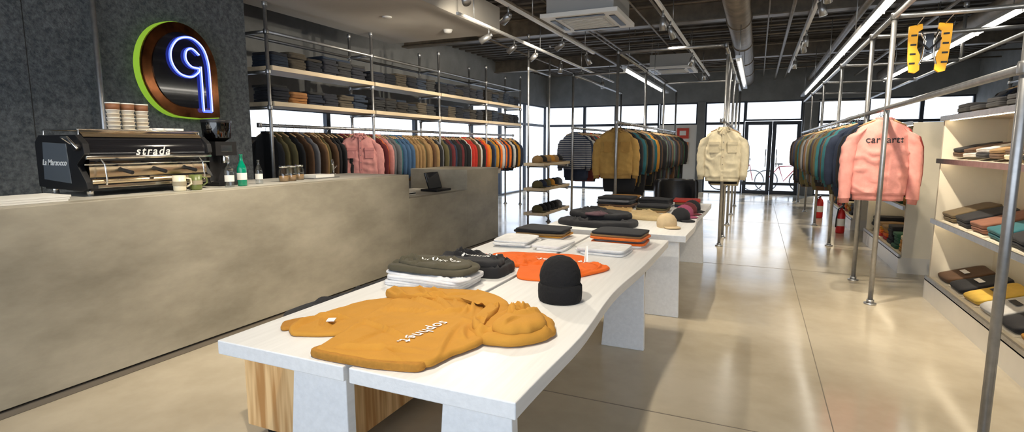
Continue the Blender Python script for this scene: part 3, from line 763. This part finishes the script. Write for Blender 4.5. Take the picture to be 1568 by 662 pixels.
m = MB(); WHF = fab((.78, .78, .79))
folded(m, -1.57, 2.46, TZ, .46, .31, .03, WHF, yaw=.05, seed=3); folded(m, -1.55, 2.45, TZ+.031, .45, .31, .03, WHF, yaw=-.03, seed=8)
blob(m, [(-1.80, 2.34), (-1.5, 2.30), (-1.33, 2.30), (-1.31, 2.40), (-1.5, 2.52), (-1.78, 2.50)], TZ+.055, .014, WHF, 3, wr=.012)
wz = m.obj("folded_white_sweatshirt")
m = MB(); OLV = fab((.075, .066, .040))
blob(m, [(-1.79, 2.38), (-1.76, 2.32), (-1.45, 2.31), (-1.33, 2.35), (-1.31, 2.48), (-1.38, 2.58), (-1.7, 2.60), (-1.78, 2.53)], TZ+.078, .030, OLV, 11, wr=.014)
blob(m, [(-1.76, 2.40), (-1.60, 2.34), (-1.40, 2.34), (-1.33, 2.42), (-1.37, 2.51), (-1.48, 2.57), (-1.72, 2.56)], TZ+.103, .022, OLV, 12, wr=.016, edge=.016)
ov = m.obj("folded_olive_hoodie")
drape_text(ov, "sophnet.", (-1.52, 2.44, .9), pi+.1, .065, PRINTW)
m = MB()
blob(m, [(-1.76, 2.72), (-1.70, 2.67), (-1.38, 2.64), (-1.28, 2.68), (-1.28, 2.88), (-1.34, 2.93), (-1.65, 2.97), (-1.76, 2.92)], TZ, .055, BKF, 13, wr=.016)
blob(m, [(-1.72, 2.74), (-1.66, 2.69), (-1.38, 2.66), (-1.30, 2.72), (-1.33, 2.86), (-1.4, 2.91), (-1.65, 2.94), (-1.72, 2.88)], TZ+.05, .035, BKF, 14, wr=.018, edge=.018)
bh = m.obj("folded_black_hoodie")
drape_text(bh, "sophnet.", (-1.48, 2.80, .9), pi+.1, .065, PRINTW)

ORF = mat("orange_jersey", (.80, .14, .010), .85, var=.04, scale=10, bump=.2, bscale=150, bdist=.004)
m = MB()
blob(m, [(-1.60, 3.24), (-1.48, 3.10), (-1.3, 2.99), (-1.22, 2.78), (-1.16, 2.70), (-1.0, 2.72), (-.90, 2.82), (-.90, 3.05), (-.95, 3.24), (-1.0, 3.40), (-1.12, 3.44), (-1.3, 3.40), (-1.5, 3.36)], TZ, .014, ORF, 21, wr=.012, ncre=12, edge=.008)
blob(m, [(-1.68, 3.12), (-1.64, 3.05), (-1.5, 3.02), (-1.32, 2.97), (-1.24, 3.0), (-1.40, 3.12), (-1.6, 3.18)], TZ+.002, .018, ORF, 22, wr=.009, edge=.008)
blob(m, [(-.98, 2.82), (-.90, 2.84), (-.80, 3.02), (-.77, 3.14), (-.83, 3.19), (-.93, 3.20), (-1.0, 3.05)], TZ+.002, .018, ORF, 23, wr=.009, edge=.008)
orr = m.obj("orange_sweatshirt")
drape_text(orr, "sophnet.", (-1.10, 3.20, .8), pi+.0, .10, PRINTW)

m = MB(); rs = []
for r, z in ((.098, 0), (.104, .012), (.106, .045), (.105, .078), (.098, .088), (.094, .082), (.096, .095), (.099, .12), (.094, .15), (.078, .185), (.05, .208), (.02, .218), (.004, .22)):
    n = 96; rs.append([(-.83+(r+.0012*(k % 2))*math.cos(2*pi*k/n)*1.0, 2.41+(r+.0012*(k % 2))*.92*math.sin(2*pi*k/n), TZ+z) for k in range(n)])
m.rings(rs, mat("black_knit", (.005, .005, .006), .95, bump=.4, bscale=60)); m.obj("knit_beanie")

WT = (.78, .78, .78)
m = MB(); stack(m, -1.62, 3.72, TZ, .28, .34, [WT]*3, h=.016, jit=.025, yj=.12)
stack(m, -1.32, 3.68, TZ, .22, .32, [WT]*2, h=.018, jit=.02, yj=.1); m.obj("folded_tshirt_stack")
m = MB(); stack(m, -1.56, 4.1, TZ, .42, .3, [WT, MU, TAN, BK, BK], h=.016, jit=.02, yj=.08); m.obj("folded_tshirt_stack")
m = MB(); stack(m, -.95, 3.68, TZ, .34, .3, [WT]*3, h=.014, jit=.025, yj=.1); m.obj("folded_tshirt_stack")
m = MB(); stack(m, -.92, 4.04, TZ, .40, .32, [WT, OR, GY, OR, TAN, BK], h=.017, jit=.02, yj=.08); m.obj("folded_tshirt_stack")

m = MB()
blob(m, [(-1.70, 4.86), (-1.5, 4.74), (-1.2, 4.72), (-1.0, 4.8), (-.98, 5.05), (-1.2, 5.2), (-1.5, 5.22), (-1.68, 5.1)], TZ, .05, BKF, 31, wr=.025)
blob(m, [(-1.66, 5.1), (-1.4, 4.92), (-1.15, 4.92), (-1.05, 5.1), (-1.15, 5.3), (-1.5, 5.4), (-1.66, 5.3)], TZ+.05, .05, BKF, 33, wr=.025)
blob(m, [(-1.45, 4.9), (-1.3, 4.86), (-1.25, 5.0), (-1.4, 5.08)], TZ+.09, .02, fab((.08, .04, .05)), 34, wr=.01)
m.obj("folded_black_jacket")
m = MB()
blob(m, [(-1.4, 5.62), (-1.15, 5.45), (-.85, 5.4), (-.8, 5.6), (-1.0, 5.85), (-1.3, 5.95)], TZ, .04, fab((.55, .41, .21)), 35, wr=.02)
blob(m, [(-1.7, 5.62), (-1.45, 5.55), (-1.2, 5.75), (-1.25, 6.0), (-1.6, 6.05)], TZ, .05, fab((.45, .28, .10)), 36, wr=.02)
m.obj("folded_khaki_trousers")
m = MB(); stack(m, -1.5, 6.4, TZ, .4, .35, [BK, BR, BK, GY, BK], h=.028, yj=.1); stack(m, -1.05, 6.25, TZ, .36, .35, [TAN, OL, BK], h=.025, yj=.1)
stack(m, -1.52, 6.85, TZ, .36, .35, [BK, BK, BR, MU], h=.028, yj=.1); stack(m, -1.1, 6.75, TZ, .36, .33, [WT, GY, BK, BK], h=.025, yj=.1); stack(m, -.75, 6.9, TZ, .30, .33, [NV, TAN, RD], h=.03, yj=.1); m.obj("folded_clothes_pile")
def lcap(name, x, y, c, yaw):
    m = MB(); cap(m, x, y, TZ, fab(c), yaw, 1.05); m.obj(name)
lcap("baseball_cap", -.72, 5.05, (.60, .45, .26), .7)
lcap("baseball_cap", -.66, 5.55, BK, .9); lcap("baseball_cap", -.66, 5.85, (.3, .06, .12), .9); lcap("baseball_cap", -.65, 6.12, MAR, .9); lcap("baseball_cap", -.64, 6.4, BK, .9)

m = MB(); cx, cy = -1.08, 8.6; LE = mat("black_leather", (.02, .02, .022), .35)
m.M = T(cx, cy, 0, .5)
folded(m, 0, 0, .34, .52, .5, .12, LE)
m.rings([[Vector((math.cos(a)*.33*s_, .08+math.sin(a)*.3*s_, z)) for a in [pi*(-.1)+pi*1.2*k/14 for k in range(15)]]+[Vector((math.cos(a)*.27*s_, .08+math.sin(a)*.24*s_, z)) for a in [pi*(-.1)+pi*1.2*k/14 for k in range(14, -1, -1)]] for z, s_ in ((.3, .95), (.5, 1.0), (.7, 1.02), (.86, 1.0), (.9, .95))], LE)
for sx in (-1, 1):
    for sy in (-1, 1): m.cyl((sx*.2, sy*.2, .36), (sx*.25, sy*.25, 0), .016, CHROME)
m.obj("lounge_chair")

# ------------------------------------------------------------ right shelving units
LED = mat("led_strip", (1, .9, .7), emit=9, ecol=(1, .86, .62))
def unit(y0, y1, x0=1.5, x1=2.0, tops=(.22, .74, 1.29), top=1.67):
    m = MB()
    m.box(x0, x1, y0, y1, 0, .18, mat("plinth_panel", (.70, .66, .58), .25, var=.05, scale=2))
    for y in (y0, y1-.03): m.box(x0+.03, x1, y, y+.03, .18, top, UNIT)
    m.box(x1-.02, x1, y0+.03, y1-.03, .18, top, UNIT)
    for z in (.2,)+tuple(tops[1:])+(top,):
        m.box(x0+.02, x1-.02, y0+.03, y1-.03, z-.022, z, UNIT)
        m.box(x0, x0+.02, y0, y1, z-.03, z+.012, STEEL)
    for z in tops[1:]+(top,): m.box(x0+.06, x0+.075, y0+.05, y1-.05, z-.03, z-.022, LED)
    return m.obj("display_shelf_unit")
unit(3.0, 6.15)
m = MB()
for z, cols in ((.202, [BR, BK, (.62, .40, .06), (.5, .49, .47), BK, MU, GY, BK]), (.742, [(.14, .1, .05), BK, (.22, .09, .05), TL, BK, BR, GN, BK])):
    y = 5.92
    for i, c in enumerate(cols):
        m.prism([(1.56, z), (1.94, z), (1.94, z+.125)], 'y', y-.15, y+.15, UNIT)
        for k in range(1 if z < .5 else 2):
            folded(m, 1.745-.01*k, y, z+.072+k*.036, .36, .31, .032, fab(c), seed=i*3+z, ty=-.32)
        if z < .5: m.M = T(1.73, y, z+.112, 0, 0, -.32); m.box(-.02, .02, -.07, .07, 0, .002, PRINTW if sum(c) < .9 else PRINTB); m.M = Matrix.Identity(4)
        y -= .35
m.obj("folded_sweatshirt_display")
m = MB(); y = 5.95
for i in range(10):
    m.prism([(1.58, 1.293), (1.92, 1.293), (1.92, 1.37)], 'y', y-.11, y+.11, UNIT)
    folded(m, 1.74, y, 1.305+.05, .3, .25, .035, fab([BR, WH, BK, BR, CR, BK][i % 6]), seed=i, ty=-.22)
    folded(m, 1.735, y, 1.305+.088, .29, .24, .03, fab([BK, BR, WH, TAN, BR, GY][i % 6]), seed=i+3, ty=-.22)
    y -= .28
m.obj("folded_tshirt_display")
m = MB(); y = 5.9
while y > 3.2:
    stack(m, 1.75, y, 1.672, .34, .28, random.choice([[BK]*3, [BR, BK], [GY, BK, BK], [OL, OL], [NV]*3]), h=.035); y -= .34
m.obj("folded_clothes_pile")
unit(7.2, 9.4)
m = MB()
for z in (.202, .742, 1.292):
    y = 7.45
    while y < 9.3:
        stack(m, 1.74, y, z, .34, .27, random.choice([[TL]*4+[NV], [MU]*3+[CR], [BK]*5, [RD, OR, MU, TAN], [GN]*4, [BR, TAN, CR]]), h=.045); y += .33
m.obj("folded_clothes_pile")
unit(10.6, 14.0)
m = MB()
for z in (.202, .742, 1.292):
    y = 10.85
    while y < 13.9:
        stack(m, 1.74, y, z, .34, .27, random.choice([[TL]*3, [MU]*3+[CR], [BK]*4, [RD, OR, MU], [BR, TAN, CR]]), h=.05); y += .35
m.obj("folded_clothes_pile")
pipe_frame("pipe_clothes_rack", [((3.2, 5.6, 0), (3.2, 5.6, 2.5)), ((3.2, 10, 0), (3.2, 10, 2.5)), ((3.2, 5.6, 2.3), (3.2, 10, 2.3)), ((3.2, 5.6, 2.5), (3.2, 10, 2.5))])
rowof("hanging_clothes", 3.2, 5.75, 9.8, 2.3, [BK, NV, BK, GY, BR, BK], w=.27, L=.9, sp=.13)

def hanging_ornament(x, y, z):  # hanging ornament of yellow brackets around a black and chrome centre, not a lamp
    m = MB()
    for s in (-1, 1):
        poly = [(s*.055, -.19), (s*.085, -.215), (s*.13, -.205), (s*.145, -.10), (s*.155, .10), (s*.155, .19), (s*.06, .205), (s*.055, .16), (s*.085, .14), (s*.085, .0), (s*.06, -.06)]
        m.prism([(x+a, z+b) for a, b in poly], 'y', y-.03, y+.0, YEL)
        for q in (-.13, -.05, .03, .11): m.box(x+s*.115-.022, x+s*.115+.022, y-.036, y-.031, z+q-.008, z+q+.008, BLACK)
        m.tube([(x+s*.07, y-.02, z-.16), (x+s*.04, y-.03, z-.08), (x+s*.03, y-.03, z+.05), (x+s*.06, y-.02, z+.13)], .009, CHROME)
        m.tube([(x+s*.09, y-.02, z+.08), (x+s*.04, y-.04, z+.02), (x, y-.04, z-.02)], .008, BLACK)
    m.box(x-.03, x+.03, y-.03, y+.03, z-.04, z+.12, BLACKG)
    m.box(x-.15, x+.15, y-.015, y+.015, z+.17, z+.19, STEEL)
    for s in (-1, 1): m.cyl((x+s*.1, y, z+.19), (x+s*.1, y-.3, 2.5), .004, STEEL, 6)
    m.obj("yellow_hanging_ornament", bevel=.003)
hanging_ornament(1.32, 5.98, 2.27)

def exting(x, y):
    m = MB(); m.lathe((x, y, 0), [(.06, 0), (.065, .02), (.065, .3), (.05, .36), (.02, .39), (.02, .42)], RED)
    m.box(x-.012, x+.012, y-.06, y+.03, .42, .45, BLACK); m.tube([(x, y-.02, .42), (x-.05, y-.07, .4), (x-.07, y-.07, .25), (x-.07, y-.05, .1)], .01, BLACK)
    m.lathe((x, y, .12), [(.066, 0), (.066, .12)], PAPER, cap0=False, cap1=False); m.obj("fire_extinguisher")
exting(1.18, 12.2); exting(1.3, 10.2)

for z, c in ((1.63, (.65, .06, .03)), (1.2, (.75, .25, .1)), (.85, (.6, .55, .45))):
    m = MB(); m.box(-2.3, -1.95, YF-.022, YF-.002, z, z+.32, mat("poster_%d" % int(z*100), c, .5)); m.box(-2.22, -2.03, YF-.024, YF-.022, z+.1, z+.24, PAPER); m.obj("wall_poster")

# ------------------------------------------------------------ lights
def tube_light(x, y0, y1, z, name="fluorescent_light", hz=3.3):
    m = MB()
    m.box(x-.04, x+.04, y0, y1, z+.022, z+.06, STEEL)
    L = 1.2; y = y0+.03
    while y+L < y1+.05:
        m.tube([(x, y, z), (x, min(y+L-.05, y1), z)], .015, TUBE, 10)
        m.box(x-.02, x+.02, y-.02, y, z-.02, z+.03, WHITE); y += L
    for y in frng(y0+.3, y1, 2.4): m.cyl((x, y, z+.06), (x, y, hz), .006, STEEL, 6)
    m.obj(name)
tube_light(.93, 2.2, 15.2, 2.58)
tube_light(-1.95, 8.6, 13.0, 2.58); tube_light(-.30, 8.2, 12.6, 2.58, hz=3.1); tube_light(2.1, 4.0, 12.5, 2.62)

def spot_head(m, p, aim):
    p = Vector(p); d = (Vector(aim)-p).normalized()
    m.cyl(p-d*.02, p+d*.13, .036, STEEL, 14, .042); m.cyl(p-d*.05, p-d*.02, .02, STEEL, 10)
def track(x, y0, y1, z, heads, cross=False):
    m = MB(); m.box(x-.018, x+.018, y0, y1, z, z+.03, WHITE)
    for y in frng(y0+.4, y1, 2.2): m.cyl((x, y, z+.03), (x, y, 3.32), .006, STEEL, 6)
    for (y, aim, e) in heads:
        m.cyl((x, y, z), (x, y, z-.07), .01, STEEL, 8); spot_head(m, (x, y, z-.1), aim)
    o = m.obj("track_light")
    for (y, aim, e) in heads:
        if not e: continue
        p = Vector((x, y, z-.1)); d = (Vector(aim)-p).normalized()
        l = bpy.data.lights.new("spot", 'SPOT'); l.energy = e; l.color = (1, .89, .72); l.spot_size = math.radians(100); l.spot_blend = .8; l.shadow_soft_size = .035
        ol = bpy.data.objects.new("spot_lamp", l); sc.collection.objects.link(ol); ol.parent = o
        ol.location = p+d*.14-o.location; ol.rotation_euler = d.to_track_quat('-Z', 'Y').to_euler()
E = 155
track(-2.56, 1.5, 9.0, 2.92, [(2.0, (-3.6, 2.3, .6), E*.8), (3.6, (-3.7, 3.6, .7), E), (4.6, (-1.3, 3.6, .7), E*.8), (5.6, (-5.3, 7.5, 1.8), E*.8), (7.4, (-5.3, 9.2, 1.7), E*.8), (8.6, (-1.8, 9, 1), E)])
track(-3.2, 5.6, 13.0, 2.9, [(6.4, (-5.4, 6, 1.7), E*.6), (7.2, (-5.4, 8, 1.7), 0), (8.0, (-5.4, 9, 1.7), E*.6), (9.2, (-3.4, 9, .7), 0), (10.4, (-5.4, 11, 1.7), E*.7), (12, (-3.1, 12, 1), 0)])
track(-1.1, .6, 13.5, 3.0, [(1.0, (-1.3, 2.0, .7), E*.9), (2.4, (-1.1, 2.6, .7), E*.3), (4.8, (-1.1, 5.4, .7), E*.8), (6.8, (-1.1, 7.2, .8), 0), (7.4, (-.6, 8.6, 1.2), E*.8), (10, (-1.8, 11, 1), E*.8), (12.2, (-1, 12.4, .5), 0)])
track(.55, 1.2, 14.0, 3.05, [(2.5, (1.6, 4.2, .8), E), (4.4, (1.0, 5.9, 1.3), E*.5), (5.2, (1.7, 5.4, .8), E), (5.8, (.3, 5.8, 0), 0), (6.4, (.9, 8, 1), E), (7.0, (1, 7, 1), 0), (9.0, (.3, 9.5, 0), E), (9.6, (1, 11, 1), 0), (11.5, (.3, 12, 0), E*.8)])

sun = bpy.data.lights.new("sun", 'SUN'); sun.energy = 3.0; sun.angle = math.radians(1.5); sun.color = (1, .93, .8)
so_ = bpy.data.objects.new("sun", sun); sc.collection.objects.link(so_)
so_.rotation_euler = Vector((-.25, -.8, -.62)).to_track_quat('-Z', 'Y').to_euler()

w = bpy.data.worlds.new("daylight"); sc.world = w; w.use_nodes = True
nt = w.node_tree; bg = nt.nodes["Background"]
tc = nt.nodes.new("ShaderNodeTexCoord"); sx = nt.nodes.new("ShaderNodeSeparateXYZ"); cr = nt.nodes.new("ShaderNodeValToRGB")
nt.links.new(tc.outputs["Generated"], sx.inputs[0]); nt.links.new(sx.outputs[2], cr.inputs[0]); nt.links.new(cr.outputs[0], bg.inputs[0])
cr.color_ramp.elements[0].color = (.82, .90, 1.0, 1); cr.color_ramp.elements[1].color = (.45, .65, 1, 1)
bg.inputs[1].default_value = 2.3

# ------------------------------------------------------------ camera
cam = bpy.data.cameras.new("camera"); cam.sensor_width = 36; cam.lens = 36*830/1568; cam.clip_start = .05; cam.clip_end = 300
co = bpy.data.objects.new("camera", cam); sc.collection.objects.link(co); co.location = (0, 0, 1.42)
co.rotation_euler = (math.radians(90-7.41), 0, math.radians(24.2)); sc.camera = co
sc.view_settings.view_transform = 'Standard'
sc.view_settings.exposure = 0.3
